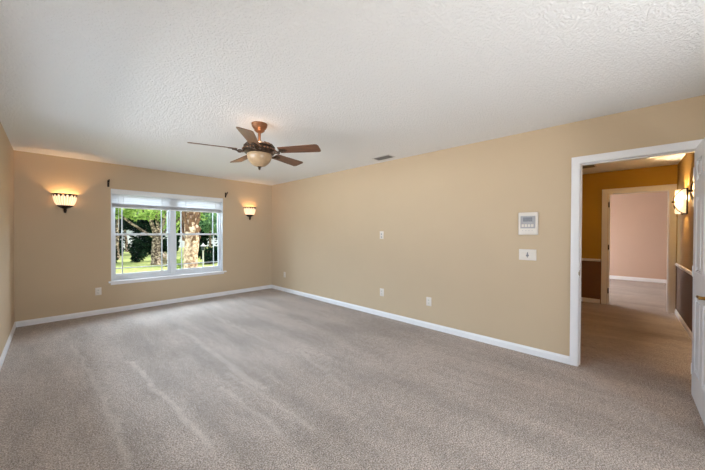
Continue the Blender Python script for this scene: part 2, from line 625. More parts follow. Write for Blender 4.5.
def jamb_x(mb, x0, x1, y0, y1, ztop, t=0.019, stop=0.0):
    mb.box(x0, x1, y0 - t, y0, 0, ztop + t)
    mb.box(x0, x1, y1, y1 + t, 0, ztop + t)
    mb.box(x0, x1, y0, y1, ztop, ztop + t)
    if stop:
        xs = stop
        mb.box(xs, xs + 0.035, y0, y0 + 0.011, 0, ztop).box(xs, xs + 0.035, y1 - 0.011, y1, 0, ztop).box(xs, xs + 0.035, y0 + 0.011, y1 - 0.011, ztop - 0.011, ztop)


DJ0, DJ1, DJZ = -0.441, 0.326, 2.016
dt = thing('trim_3', 'white moulded casing around the open doorway to the hall', 'door casing', kind='structure')
mb = MB()
casing_x(mb, XR, -1, DJ0 - 0.004, DJ1 + 0.004, DJZ + 0.004, 0.064)
mb.build('casing', 'trim', dt, angle=0.5)
mb = MB()
jamb_x(mb, XR, XR + RT, DJ0, DJ1, DJZ, stop=XR + 0.042)
mb.build('jamb', 'trim', dt, smooth=False)
mb = MB()
casing_x(mb, XR + RT, 1, DJ0 - 0.004, DJ1 + 0.004, DJZ + 0.004, 0.064)
mb.build('hall_casing', 'trim', dt, angle=0.5)
st = MB()
st.box(XR + 0.006, XR + 0.036, DJ1 - 0.002, DJ1 + 0.001, 0.90, 0.955)
st.box(XR - 0.0195, XR + 0.008, DJ1 - 0.002, DJ1 + 0.003, 0.912, 0.943, 0.001)
s = st.build('strike_plate', 'brass', dt, smooth=False)
s['label'] = 'dark brass strike plate'

IJ0, IJ1, IJZ = -0.534, 0.213, 2.062
it = thing('trim_4', 'cream moulded casing around the inner doorway to the rose room', 'door casing', kind='structure')
mb = MB()
casing_x(mb, HX, -1, IJ0 - 0.003, IJ1 + 0.022, IJZ + 0.006, 0.082)
mb.build('casing', 'trim', it, angle=0.5)
mb = MB()
jamb_x(mb, HX, HX + 0.12, IJ0, IJ1, IJZ, stop=HX + 0.045)
mb.build('jamb', 'trim', it, smooth=False)
for z in (1.86, 1.07, 0.26):
    mb = MB()
    mb.box(HX + 0.004, HX + 0.036, IJ1 - 0.003, IJ1 + 0.001, z - 0.048, z + 0.048)
    mb.tube([(HX - 0.010, IJ1 + 0.006, z - 0.048), (HX - 0.010, IJ1 + 0.006, z + 0.048)], 0.0085, 10)
    mb.box(HX - 0.012, HX + 0.006, IJ1 - 0.002, IJ1 + 0.012, z - 0.046, z + 0.046)
    h = mb.build('hinge', 'bronze', it)
    h['label'] = 'dark bronze hinge'

# ------------------------------------------------------------------ the open door leaf (door_1)
LW, LT, LZ0, LZ1 = 0.757, 0.035, 0.012, 2.008
d1 = thing('door_1', 'white six panel door standing open at the right edge', 'door', (XR - 0.006, -0.440, 0), 0, kind='structure')
# local: leaf runs along -x from the hinge, its visible face is y = +LT
mb = MB()
st_w, mul = 0.110, 0.10
cols = [(-LW + st_w, -LW / 2 - mul / 2), (-LW / 2 + mul / 2, -st_w)]
rows = [(0.24, 0.83), (1.03, 1.62), (1.74, 1.90)]
mb.box(-LW, -LW + st_w, 0, LT, LZ0, LZ1, 0.002, 1).box(-st_w, 0, 0, LT, LZ0, LZ1, 0.002, 1)
for za, zb in rows:
    mb.box(-LW / 2 - mul / 2, -LW / 2 + mul / 2, 0, LT, za, zb)
for za, zb in ((LZ0, 0.24), (0.83, 1.03), (1.62, 1.74), (1.90, LZ1)):
    mb.box(-LW + st_w, -st_w, 0, LT, za, zb)
for xa, xb in cols:
    for za, zb in rows:
        mb.box(xa - 0.005, xb + 0.005, 0.009, LT - 0.009, za - 0.005, zb + 0.005)
        for y0, y1 in ((0.001, 0.012), (LT - 0.012, LT - 0.001)):
            mb.box(xa + 0.035, xb - 0.035, y0, y1, za + 0.035, zb - 0.035, 0.007, 2)
        for y0, y1 in ((0.003, 0.012), (LT - 0.012, LT - 0.003)):
            mb.box(xa, xa + 0.012, y0, y1, za, zb, 0.003, 1).box(xb - 0.012, xb, y0, y1, za, zb, 0.003, 1)
            mb.box(xa, xb, y0, y1, za, za + 0.012, 0.003, 1).box(xa, xb, y0, y1, zb - 0.012, zb, 0.003, 1)
mb.build('door_leaf', 'door', d1, smooth=False)
for side in (1, -1):
    mb = MB()
    yb = LT if side > 0 else 0.0
    hx = -LW + 0.065
    rot = Matrix.Rotation(-PI / 2 * side, 3, 'X')
    sub = MB()
    sub.lathe([(0.0001, 0), (0.031, 0), (0.032, 0.004), (0.026, 0.010), (0.012, 0.014), (0.011, 0.045), (0.013, 0.052), (0.0001, 0.054)], 20)
    for v in sub.bm.verts:
        v.co = rot @ v.co + Vector((hx, yb, 0.905))
    sub.tube([(hx, yb + side * 0.046, 0.905), (hx + 0.03, yb + side * 0.05, 0.906), (hx + 0.07, yb + side * 0.048, 0.903), (hx + 0.105, yb + side * 0.044, 0.897), (hx + 0.118, yb + side * 0.040, 0.893)],
             [0.009, 0.009, 0.008, 0.0075, 0.005], 10)
    h = sub.build('door_handle', 'brass', d1)
    h['label'] = 'brass lever handle'
for z in (0.22, 1.02, 1.82):
    h = MB().tube([(0.001, LT, z - 0.045), (0.001, LT, z + 0.045)], 0.004, 10).build('hinge', 'door', d1)

# ------------------------------------------------------------------ window_1 in the far wall
w1 = thing('window_1', 'white twin double hung window looking onto the garden', 'window', (0, YB, 0), 0, kind='structure')
GYp = 0.085           # sash plane behind the wall face
mb = MB()
mb.box(WX0, WX0 + 0.012, 0.0, WT, WZ0, WZ1).box(WX1 - 0.012, WX1, 0.0, WT, WZ0, WZ1).box(WX0 + 0.012, WX1 - 0.012, 0.0, WT, WZ1 - 0.012, WZ1)
mb.build('jamb_liner', 'vinyl', w1, smooth=False)
ux0, ux1, uz0, uz1 = WX0 + 0.012, WX1 - 0.012, WZ0, WZ1 - 0.012
XM = 1.567
mb = MB()
fy0, fy1 = 0.062, 0.15
mb.box(ux0, ux0 + 0.022, fy0, fy1, uz0, uz1).box(ux1 - 0.022, ux1, fy0, fy1, uz0, uz1)
mb.box(ux0 + 0.022, ux1 - 0.022, fy0, fy1, uz1 - 0.03, uz1).box(ux0 + 0.022, ux1 - 0.022, fy0, fy1, uz0, uz0 + 0.045)
mb.box(XM - 0.038, XM + 0.038, fy0 - 0.008, fy1, uz0 + 0.045, uz1 - 0.03, 0.003, 1)
mb.build('window_frame', 'vinyl', w1, smooth=False)
ZM = 1.282
for (sx0, sx1) in ((ux0 + 0.022, XM - 0.038), (XM + 0.038, ux1 - 0.022)):
    for nm, z0, z1, y in (('lower_sash', uz0 + 0.045, ZM + 0.018, 0.072), ('upper_sash', ZM - 0.018, uz1 - 0.03, 0.106)):
        a = 0.034
        bot = 0.058 if nm == 'lower_sash' else 0.036
        top = 0.036
        mb = MB()
        mb.box(sx0, sx0 + a, y, y + 0.03, z0, z1, 0.003, 1).box(sx1 - a, sx1, y, y + 0.03, z0, z1, 0.003, 1)
        mb.box(sx0 + a, sx1 - a, y, y + 0.03, z0, z0 + bot, 0.003, 1).box(sx0 + a, sx1 - a, y, y + 0.03, z1 - top, z1, 0.003, 1)
        so = mb.build(nm, 'vinyl', w1, smooth=False)
        gx0, gx1, gz0, gz1 = sx0 + a, sx1 - a, z0 + bot, z1 - top
        MB().box(gx0 - 0.004, gx1 + 0.004, y + 0.012, y + 0.016, gz0 - 0.004, gz1 + 0.004).build('pane', 'glass', so, smooth=False)
        mb = MB()
        my0, my1 = y + 0.008, y + 0.020
        for x in (gx0 + 0.090, gx1 - 0.090):
            mb.box(x - 0.008, x + 0.008, my0, my1, gz0, gz1)
        zh = gz0 + 0.092 if nm == 'lower_sash' else gz1 - 0.092
        mb.box(gx0, gx1, my0 + 0.001, my1 - 0.001, zh - 0.008, zh + 0.008)
        mb.build('grille', 'vinyl', so, smooth=False)
    lk = MB().box((sx0 + sx1) / 2 - 0.03, (sx0 + sx1) / 2 + 0.03, 0.074, 0.1, ZM + 0.0175, ZM + 0.028, 0.004, 2).build('sash_lock', 'vinyl', w1)
mb = MB()
mb.box(WX0 - 0.033, WX1 + 0.062, -0.045, 0.0, WZ0 - 0.027, WZ0, 0.006, 2)
mb.box(WX0, WX1, -0.001, 0.062, WZ0 - 0.027, WZ0)
mb.build('window_sill', 'trim', w1)
mb = MB()
mb.box(WX0 - 0.004, WX1 + 0.02, -0.014, 0.0, WZ0 - 0.062, WZ0 - 0.027, 0.004, 2)
mb.build('apron', 'trim', w1)

# unseen side window and rear glass doors, added to let more daylight in
g = thing('window_2', 'white framed side window added for daylight in the left wall', 'window', (XL - 0.10, 0, 0), 0, kind='structure')
mb = MB()
ym = (GY0 + GY1) / 2
mb.box(-0.05, 0.05, GY0, GY0 + 0.05, GS, GZ).box(-0.05, 0.05, GY1 - 0.05, GY1, GS, GZ).box(-0.05, 0.05, GY0 + 0.05, GY1 - 0.05, GZ - 0.05, GZ)
mb.box(-0.05, 0.05, GY0 + 0.05, GY1 - 0.05, GS, GS + 0.05).box(-0.03, 0.03, ym - 0.03, ym + 0.03, GS + 0.05, GZ - 0.05)
mb.build('window_frame', 'vinyl', g, smooth=False)
MB().box(-0.003, 0.003, GY0 + 0.05, GY1 - 0.05, GS + 0.05, GZ - 0.05).build('pane', 'glass', g, smooth=False)
g = thing('door_2', 'white framed glass doors added for daylight in the wall behind the viewer', 'door', (0, YF - 0.10, 0), 0, kind='structure')
mb = MB()
xm = (RX0 + RX1) / 2
mb.box(RX0, RX0 + 0.05, -0.04, 0.04, 0, 2.07).box(RX1 - 0.05, RX1, -0.04, 0.04, 0, 2.07).box(RX0 + 0.05, RX1 - 0.05, -0.04, 0.04, 0, 0.04)
mb.box(RX0 + 0.05, RX1 - 0.05, -0.04, 0.04, 2.02, 2.07).box(xm - 0.04, xm + 0.04, -0.03, 0.03, 0.04, 2.02)
mb.build('door_frame', 'vinyl', g, smooth=False)
MB().box(RX0 + 0.05, RX1 - 0.05, -0.003, 0.003, 0.04, 2.02).build('pane', 'glass', g, smooth=False)

# ------------------------------------------------------------------ horizontal blind, drawn up
b = thing('window_blind', 'white horizontal slat blind drawn up across the window top', 'blind', (0, YB, 0))
bx0, bx1 = 0.689, 2.460
mb = MB()
mb.box(bx0, bx1, 0.000, 0.010, 1.952, 2.017, 0.004, 2)
mb.box(bx0, bx0 + 0.01, 0.0, 0.05, 1.955, 2.017).box(bx1 - 0.01, bx1, 0.0, 0.05, 1.955, 2.017)
mb.build('valance', 'slat', b)
MB().box(bx0 + 0.012, bx1 - 0.012, 0.014, 0.054, 1.972, 2.016).build('headrail', 'slat', b, smooth=False)


def slat(mb, z, tilt, w=0.048):
    n = 5
    pts = []
    for k in range(n):
        u = -w * 0.5 + w * k / (n - 1)
        c = 0.0025 * (1 - (u / (w * 0.5)) ** 2)
        pts.append((0.030 + u * math.cos(tilt) - c * math.sin(tilt), z + u * math.sin(tilt) + c * math.cos(tilt)))
    low = [(y, z - 0.0022) for y, z in reversed(pts)]
    mb.prism([(bx0 + 0.004, y, zz) for y, zz in pts + low], (bx1 - bx0 - 0.008, 0, 0))


mb = MB()
for z in (1.930, 1.893, 1.856, 1.819):
    slat(mb, z, 0.80, 0.060)
z = 1.7475
while z < 1.800:
    slat(mb, z, 0.0)
    z += 0.0048
mb.build('slats', 'thinslat', b, angle=0.5)
MB().box(bx0 + 0.004, bx1 - 0.004, 0.006, 0.054, 1.722, 1.742, 0.005, 2).build('bottom_rail', 'slat', b)
for x in (0.84, 1.39, 1.78, 2.33):
    mb = MB()
    mb.box(x - 0.004, x + 0.004, 0.0025, 0.004, 1.722, 1.952)
    mb.tube([(x, 0.030, 1.73), (x, 0.030, 1.97)], 0.0012, 6)
    mb.build('ladder_tape', 'slat', b, smooth=False)
MB().tube([(0.77, -0.004, 1.96), (0.772, -0.006, 1.62), (0.772, -0.006, 1.36)], [0.003, 0.0035, 0.0045], 8).build('tilt_wand', 'slat', b)


# ------------------------------------------------------------------ curtain rod brackets
def bracket(loc, label):
    t = thing('curtain_bracket', label, 'curtain bracket', loc, 0, 'curtain rod brackets above the window')
    mb = MB()
    mb.box(-0.013, 0.013, -0.005, 0, -0.055, 0.050, 0.002, 2)
    mb.build('wall_plate', 'iron', t)
    mb = MB()
    mb.tube([(0, -0.003, 0.012), (0, -0.03, 0.004), (0, -0.06, 0.006), (0, -0.078, 0.016)], [0.0075, 0.007, 0.007, 0.008], 10)
    mb.tube([(0, -0.004, -0.045), (0, -0.03, -0.035), (0, -0.052, -0.002)], 0.005, 8)
    mb.build('arm', 'iron', t)
    mb = MB()
    pts = [(0, -0.078 - 0.019 * math.cos(a) * 1.0, 0.033 - 0.019 * math.sin(a)) for a in [k * PI / 8 for k in range(-1, 10)]]
    mb.tube(pts, 0.0062, 8)
    mb.ball((0, -0.099, 0.044), 0.011)
    mb.build('cup', 'iron', t)
    return t


br = bracket((0.643, YB, 2.110), 'dark iron curtain bracket above the window corner nearest the large lit sconce')
dup(br, (2.527, YB, 2.108), 0, 'dark iron curtain bracket above the window corner nearest the room corner')


# ------------------------------------------------------------------ bowl sconces beside the window
def bowl_sconce(loc, label):
    t = thing('wall_sconce', label, 'wall sconce', loc, 0, 'ribbed bowl sconces on the window wall')
    R = 0.135
    # half bowl in front of the wall, angles PI..2PI are the room side (-y)
    gl = MB()
    prof = [(0.030, 0.075), (0.054, 0.082), (0.078, 0.098), (0.098, 0.124), (0.113, 0.156), (0.123, 0.194), (0.128, 0.230), (0.130, 0.262)]
    inner = [(r - 0.004, z + 0.001) for r, z in reversed(prof)]
    gl.lathe(prof + inner, 78, a0=PI, a1=2 * PI, mod=lambda a, z: 1 + 0.014 * math.sin(a * 26), sy=0.98)
    gl.build('glass_bowl', 'sconceglass', t, angle=1.2)
    mb = MB()
    mb.box(-0.055, 0.055, -0.008, 0, 0.07, 0.24, 0.004, 2)
    mb.build('back_plate', 'bronze', t)
    mb = MB()
    # metal rim: a thin band with leaf tips hanging over the glass
    mb.lathe([(R - 0.004, 0.262), (R + 0.004, 0.262), (R + 0.009, 0.271), (R + 0.004, 0.279), (R - 0.003, 0.276), (R - 0.004, 0.262)], 48, a0=PI, a1=2 * PI, sy=0.98)
    for k in range(9):
        a = PI + PI * (k + 0.5) / 9
        c, s_ = math.cos(a), math.sin(a) * 0.98
        tx, ty = -math.sin(a), math.cos(a)
        rr = R + 0.001
        pts = [(rr * c + tx * 0.017, rr * s_ + ty * 0.017, 0.264), (rr * c - tx * 0.017, rr * s_ - ty * 0.017, 0.264),
               ((rr - 0.002) * c - tx * 0.007, (rr - 0.002) * s_ - ty * 0.007, 0.243), ((rr - 0.004) * c, (rr - 0.004) * s_, 0.232), ((rr - 0.002) * c + tx * 0.007, (rr - 0.002) * s_ + ty * 0.007, 0.243)]
        mb.prism(pts, (c * 0.004, s_ * 0.004, 0))
    mb.build('rim', 'bronze', t)
    mb = MB()
    mb.lathe([(0.0001, 0.062), (0.030, 0.064), (0.052, 0.074), (0.080, 0.095), (0.090, 0.108), (0.086, 0.109), (0.050, 0.083), (0.0001, 0.080)], 32, a0=PI, a1=2 * PI, mod=lambda a, z: 1 + (0.10 * abs(math.sin(a * 4)) if z > 0.09 else 0))
    mb.build('cup', 'bronze', t)
    mb = MB()
    mb.lathe([(0.0001, -0.004), (0.010, 0.0), (0.015, 0.008), (0.012, 0.016), (0.017, 0.022), (0.019, 0.034), (0.016, 0.044), (0.018, 0.050), (0.020, 0.058), (0.030, 0.064)], 20, (0, -0.026, 0))
    mb.build('finial', 'bronze', t)
    return t


def lamp(name, loc, watts, color, rad=0.025, parent=None):
    d = bpy.data.lights.new(name, 'POINT')
    d.energy = watts
    d.color = color
    d.shadow_soft_size = rad
    o = bpy.data.objects.new(name, d)
    COL.objects.link(o)
    o.location = loc
    return o


WARM = (1.0, 0.62, 0.28)
sc = bowl_sconce((0.146, YB, 1.606), 'lit bowl sconce left of the window, close to the narrow wall strip')
dup(sc, (3.060, YB, 1.606), 0, 'lit bowl sconce between the window and the long tan wall')
for x in (0.146, 3.060):
    lamp('sconce_bulb', (x, YB - 0.075, 1.606 + 0.17), 7.5 if x < 1 else 5, WARM, 0.03)


# ------------------------------------------------------------------ hall sconces (drum shade with straps)
def drum_sconce(loc, label):
    t = thing('hall_sconce', label, 'wall sconce', loc, PI, 'frosted drum sconces on the hall wall')
    mb = MB()
    R, D_, hh = 0.125, 0.108, 0.165
    prof = [(1.0, -hh), (1.0, hh), (0.955, hh), (0.955, -hh), (1.0, -hh)]
    mb.lathe([(R * a, z) for a, z in prof], 40, a0=PI, a1=2 * PI, sy=D_ / R)
    mb.build('glass_shade', 'hallglass', t)
    mb = MB()
    mb.box(-0.135, 0.135, -0.016, 0, -0.180, 0.180, 0.004, 2)
    mb.build('back_plate', 'bronze', t)
    for sx in (-1, 0, 1):
        mb = MB()
        n = 24
        pts = []
        for k in range(n + 1):
            a = -PI / 2 + PI * k / n
            dd = math.cos(a)
            z = 0.176 * math.sin(a)
            ox = sx * R * 1.05 * math.sqrt(max(0.0, 1 - dd * dd))
            pts.append((ox, -0.008 - (D_ + 0.006) * dd, z))
        mb.tube(pts, 0.0048, 8)
        mb.build('strap', 'bronze', t)
    mb = MB()
    mb.ball((0, -D_ - 0.022, 0), 0.012)
    mb.lathe([(0.0001, -0.018), (0.016, -0.010), (0.016, 0.010), (0.0001, 0.018)], 14, (0, -D_ - 0.012, 0))
    mb.build('finial', 'bronze', t)
    return t


hs = drum_sconce((6.16, HY0, 1.78), 'lit frosted hall sconce with crossed dark straps')
dup(hs, (4.66, HY0, 1.78), PI, 'second lit hall sconce, half hidden behind the open white door')
for x in (6.16, 4.66):
    lamp('hall_bulb', (x, HY0 + 0.06, 1.78 + 0.06), 57.0, (1.0, 0.74, 0.44), 0.03)

# ------------------------------------------------------------------ ceiling fan
FX0, FY0_ = 1.483, 2.737
fan = thing('ceiling_fan', 'five blade walnut and bronze ceiling fan with a glass bowl light', 'ceiling fan', (FX0, FY0_, H))
mb = MB()
mb.lathe([(0.0001, 0.0), (0.078, 0.0), (0.080, -0.010), (0.074, -0.020), (0.076, -0.028), (0.062, -0.050), (0.050, -0.062), (0.052, -0.070), (0.036, -0.084), (0.022, -0.092), (0.0001, -0.094)], 36)
mb.build('canopy', 'copper', fan)
mb = MB()
mb.tube([(0, 0, -0.08), (0, 0, -0.22)], 0.014, 16)
mb.build('downrod', 'copper', fan)
mb = MB()
mb.lathe([(0.0001, -0.178), (0.026, -0.180), (0.032, -0.192), (0.045, -0.198), (0.062, -0.202), (0.098, -0.206), (0.128, -0.218), (0.140, -0.230), (0.150, -0.234), (0.156, -0.242), (0.150, -0.250),
          (0.160, -0.262), (0.164, -0.276), (0.158, -0.288), (0.146, -0.294), (0.148, -0.302), (0.138, -0.308), (0.126, -0.312), (0.0001, -0.314)], 48)
for k in range(20):
    a = 2 * PI * k / 20
    c, s_ = math.cos(a), math.sin(a)
    mb.tube([(0.098 * c, 0.098 * s_, -0.204), (0.130 * c, 0.130 * s_, -0.215), (0.152 * c, 0.152 * s_, -0.238)], 0.006, 6)
mb.build('motor_housing', 'antique', fan)
mb = MB()
for k in range(30):
    a = 2 * PI * (k + 0.5) / 30
    mb.ball((0.163 * math.cos(a), 0.163 * math.sin(a), -0.272), 0.0085, u=8, v=6)
mb.build('bead_band', 'copper', fan)
mb = MB()
bp = [(0.116, -0.306), (0.123, -0.318), (0.123, -0.334), (0.117, -0.360), (0.103, -0.388), (0.082, -0.412), (0.056, -0.430), (0.026, -0.439), (0.0001, -0.441)]
mb.lathe(bp, 48)
mb.build('glass_bowl', 'fanglass', fan)
mb = MB()
mb.lathe([(0.020, -0.436), (0.022, -0.442), (0.014, -0.448), (0.010, -0.454), (0.013, -0.460), (0.009, -0.468), (0.0001, -0.474)], 20)
mb.build('finial', 'antique', fan)


def blade_mesh():
    mb = MB()
    out = []
    r0, r1 = 0.215, 0.644
    hw0, hw1 = 0.052, 0.070
    cr = 0.030
    for k in range(9):
        f = k / 8
        out.append((r0 + (r1 - cr - r0) * f, hw0 + (hw1 - hw0) * f))
    for k in range(1, 7):
        a = PI / 2 * (1 - k / 6)
        out.append((r1 - cr + cr * math.cos(a), hw1 - cr + cr * math.sin(a)))
    full = out + [(u, -v) for u, v in reversed(out)]
    tp = math.tan(math.radians(13))
    mb.prism([(u, v, -v * tp - 0.003) for u, v in full], (0, 0, 0.006))
    return mb


def arm_mesh():
    mb = MB()
    mb.tube([(0.135, 0, -0.006), (0.160, 0, -0.020), (0.185, 0, -0.026), (0.212, 0, -0.018), (0.235, 0, -0.010), (0.262, 0, -0.010)], [0.012, 0.011, 0.010, 0.009, 0.009, 0.007], 10)
    for sgn in (1, -1):
        pts = []
        for k in range(15):
            a = PI * 1.5 * k / 14
            rr = 0.026 * (1 - 0.45 * k / 14)
            pts.append((0.192 - rr * math.sin(a) * 0.9, sgn * (0.030 - rr * math.cos(a)), -0.022 + 0.002 * k / 14))
        mb.tube(pts, 0.0055, 8)
    tp = math.tan(math.radians(13))
    pl = [(0.215, 0.014), (0.232, 0.036), (0.250, 0.026), (0.285, 0.018), (0.300, 0.0), (0.285, -0.018), (0.250, -0.026), (0.232, -0.036), (0.215, -0.014)]
    mb.prism([(u, v, -v * tp - 0.0085) for u, v in pl], (0, 0, 0.005))
    return mb


a0 = None
for k in range(5):
    ang = math.radians(15 + 72 * k)
    if a0 is None:
        a0 = arm_mesh().build('blade_arm', 'antique', fan)
        b0 = blade_mesh().build('blade', 'blade', a0, angle=0.5)
        a0.location = (0, 0, -0.280)
        a0.rotation_euler = (0, 0, ang)
    else:
        a = a0.copy()
        COL.objects.link(a)
        a.rotation_euler = (0, 0, ang)
        bb = b0.copy()
        COL.objects.link(bb)
        bb.parent = a
lamp('fan_uplight', (FX0 - 0.05, FY0_ - 0.07, H - 0.165), 0.55, (1.0, 0.66, 0.42), 0.02)
lamp('fan_uplight', (FX0 + 0.05, FY0_ + 0.07, H - 0.165), 0.55, (1.0, 0.66, 0.42), 0.02)

# ------------------------------------------------------------------ ceiling registers
v = thing('ceiling_vent', 'white louvred air register in the ceiling beside the long tan wall', 'air vent', (3.395, 2.60, H), 0)
L2, W2 = 0.155, 0.085
mb = MB()
mb.box(-W2, -W2 + 0.022, -L2, L2, -0.006, 0, 0.002, 1).box(W2 - 0.022, W2, -L2, L2, -0.006, 0, 0.002, 1)
mb.box(-W2 + 0.022, W2 - 0.022, -L2, -L2 + 0.022, -0.006, 0, 0.002, 1).box(-W2 + 0.022, W2 - 0.022, L2 - 0.022, L2, -0.006, 0, 0.002, 1)
mb.build('frame', 'ventpaint', v)
MB().box(-W2 + 0.02, W2 - 0.02, -L2 + 0.02, L2 - 0.02, -0.0012, -0.0004).build('duct_opening', 'ventdark', v, smooth=False)
mb = MB()
for k in range(7):
    x = -W2 + 0.034 + k * 0.0172
    mb.box(x - 0.006, x + 0.006, -L2 + 0.022, L2 - 0.022, -0.0078, -0.0066, rot=Matrix.Rotation(0.62, 3, 'Y'))
mb.build('louvres', 'vanewhite', v, smooth=False)
v = thing('hall_vent', 'small square air register in the hall ceiling', 'air vent', (6.33, 0.50, HH), 0)
mb = MB()
q = 0.14
mb.box(-q, -q + 0.02, -q, q, -0.008, 0).box(q - 0.02, q, -q, q, -0.008, 0).box(-q + 0.02, q - 0.02, -q, -q + 0.02, -0.008, 0).box(-q + 0.02, q - 0.02, q - 0.02, q, -0.008, 0)
mb.build('frame', 'ventpaint', v, smooth=False)
MB().box(-q + 0.018, q - 0.018, -q + 0.018, q - 0.018, -0.002, -0.0005).build('duct_opening', 'ventdark', v, smooth=False)
mb = MB()
for k in range(7):
    x = -q + 0.042 + k * 0.033
    mb.box(x - 0.010, x + 0.010, -q + 0.02, q - 0.02, -0.0065, -0.005, rot=Matrix.Rotation(0.3, 3, 'Y'))
mb.build('louvres', 'vanewhite', v, smooth=False)


# ------------------------------------------------------------------ wall plates
def outlet(loc, rz, label, m='plastic'):
    t = thing('wall_outlet', label, 'power outlet', loc, rz, 'duplex outlets near the baseboards')
    MB().box(-0.038, 0.038, -0.006, 0, -0.060, 0.060, 0.003, 2).build('cover_plate', m, t)
    for z in (0.021, -0.021):
        mb = MB()
        mb.box(-0.017, 0.017, -0.0085, -0.004, z - 0.0145, z + 0.0145, 0.002, 2)
        so = mb.build('receptacle', 'almond', t)
        mb = MB()
        mb.box(-0.008, -0.0055, -0.0092, -0.0080, z - 0.002, z + 0.008).box(0.0055, 0.008, -0.0092, -0.0080, z - 0.001, z + 0.007)
        mb.tube([(0, -0.0092, z - 0.008), (0, -0.0080, z - 0.008)], 0.0028, 10)
        mb.build('socket_holes', 'slot', so, smooth=False)
    return t


R90 = -PI / 2
o1 = outlet((0.517, YB, 0.372), 0, 'white outlet low on the window wall, left of the window sill')
dup(o1, (XR, 2.788, 0.380), R90, 'outlet straight below the small jack plate on the long wall')
dup(o1, (XR, 1.967, 0.371), R90, 'outlet on the long wall nearest the doorway')
dup(o1, (XR, 5.535, 0.376), R90, 'outlet on the long wall nearest the window wall corner')

t = thing('jack_plate', 'small white plate with two jacks at chest height on the long wall', 'jack plate', (XR, 2.797, 1.287), R90)
MB().box(-0.036, 0.036, -0.006, 0, -0.060, 0.060, 0.003, 2).build('cover_plate', 'plastic', t)
for z in (0.016, -0.030):
    mb = MB()
    sub = mb.lathe([(0.0001, 0.0), (0.013, 0.0), (0.012, 0.004), (0.006, 0.005), (0.006, 0.012), (0.0001, 0.012)], 14)
    for vv in mb.bm.verts:
        vv.co = Vector((vv.co.x, -0.0055 - vv.co.z, z + vv.co.y))
    mb.build('jack', 'greyplastic', t)

t = thing('alarm_panel', 'white alarm control panel with grey display beside the doorway', 'alarm panel', (XR, 0.769, 1.430), R90)
MB().box(-0.094, 0.094, -0.028, 0, -0.123, 0.123, 0.008, 3).build('housing', 'plastic', t)
MB().box(-0.072, 0.070, -0.0300, -0.026, -0.052, 0.083, 0.002, 1).build('bezel', 'greyplastic', t)
MB().box(-0.046, 0.042, -0.0312, -0.029, 0.022, 0.068, 0.001, 1).build('display', 'lcd', t)
for k in range(4):
    MB().box(-0.060 + k * 0.030, -0.036 + k * 0.030, -0.0330, -0.029, -0.036, -0.006, 0.002, 1).build('key', 'almond', t)
for k in range(4):
    MB().box(-0.052 + k * 0.030, -0.046 + k * 0.030, -0.0292, -0.027, -0.080, -0.074).build('indicator', 'greyplastic', t, smooth=False)

t = thing('switch_plate', 'white three gang switch plate below the alarm panel', 'light switch', (XR, 0.775, 1.088), R90)
MB().box(-0.084, 0.084, -0.006, 0, -0.060, 0.060, 0.003, 2).build('cover_plate', 'plastic', t)
for x in (-0.047, 0.047):
    mb = MB()
    mb.box(x - 0.0165, x + 0.0165, -0.0085, -0.004, -0.033, 0.033, 0.002, 1, rot=Matrix.Rotation(0.05, 3, 'X'))
    mb.build('rocker', 'almond', t, smooth=False)
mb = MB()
mk = [(0.003, 0.030), (0.007, 0.006), (0.014, -0.008), (0.014, -0.015), (0.005, -0.019), (0.004, -0.030)]  # outline of the toggle's shadow, built as a dark grey shape
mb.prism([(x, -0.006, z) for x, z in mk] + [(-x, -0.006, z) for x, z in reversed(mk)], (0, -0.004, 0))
s = mb.build('toggle_shadow', 'lcd', t, smooth=False)
s['label'] = 'dark grey shape for the toggle shadow in the middle gang'

# ------------------------------------------------------------------ garden
rnd = random.Random(7)
GZ0 = -0.25
structure(MB().box(-40, 60, YB + WT, 70, GZ0 - 0.2, GZ0).build('ground', 'lawn', smooth=False), 'sunlit lawn outside the window', 'lawn')


def leaf_quads(mb, c, rad, n, size, shell=0.45):
    for _ in range(n):
        while True:
            p = Vector((rnd.uniform(-1, 1), rnd.uniform(-1, 1), rnd.uniform(-1, 1)))
            if shell < p.length < 1:
                break
        p = Vector((c[0] + p.x * rad[0], c[1] + p.y * rad[1], c[2] + p.z * rad[2]))
        if p.z < GZ0 + 0.02:
            continue
        ax = Vector((rnd.gauss(0, 1), rnd.gauss(0, 1), rnd.gauss(0, 1))).normalized()
        b_ = ax.orthogonal().normalized()
        s = size * rnd.uniform(0.6, 1.3)
        t_ = ax.cross(b_) * 0.12 * s
        vs = [mb.bm.verts.new(q) for q in (p - ax * s * 0.5, p + b_ * s * 0.26 + t_, p + ax * s * 0.55, p - b_ * s * 0.26 + t_)]
        mb.bm.faces.new(vs)


def tree_trunk(mb, base, top, r0, r1, bend=0.1, n=8):
    pts, rr = [], []
    base, top = Vector(base), Vector(top)
    off = Vector((rnd.uniform(-1, 1), rnd.uniform(-1, 1), 0)) * bend
    for k in range(n + 1):
        f = k / n
        pts.append(base.lerp(top, f) + off * math.sin(PI * f) + Vector((rnd.uniform(-1, 1), rnd.uniform(-1, 1), 0)) * 0.02)
        rr.append(r0 + (r1 - r0) * f)
    rr[0] *= 1.25
    mb.tube(pts, rr, 12)


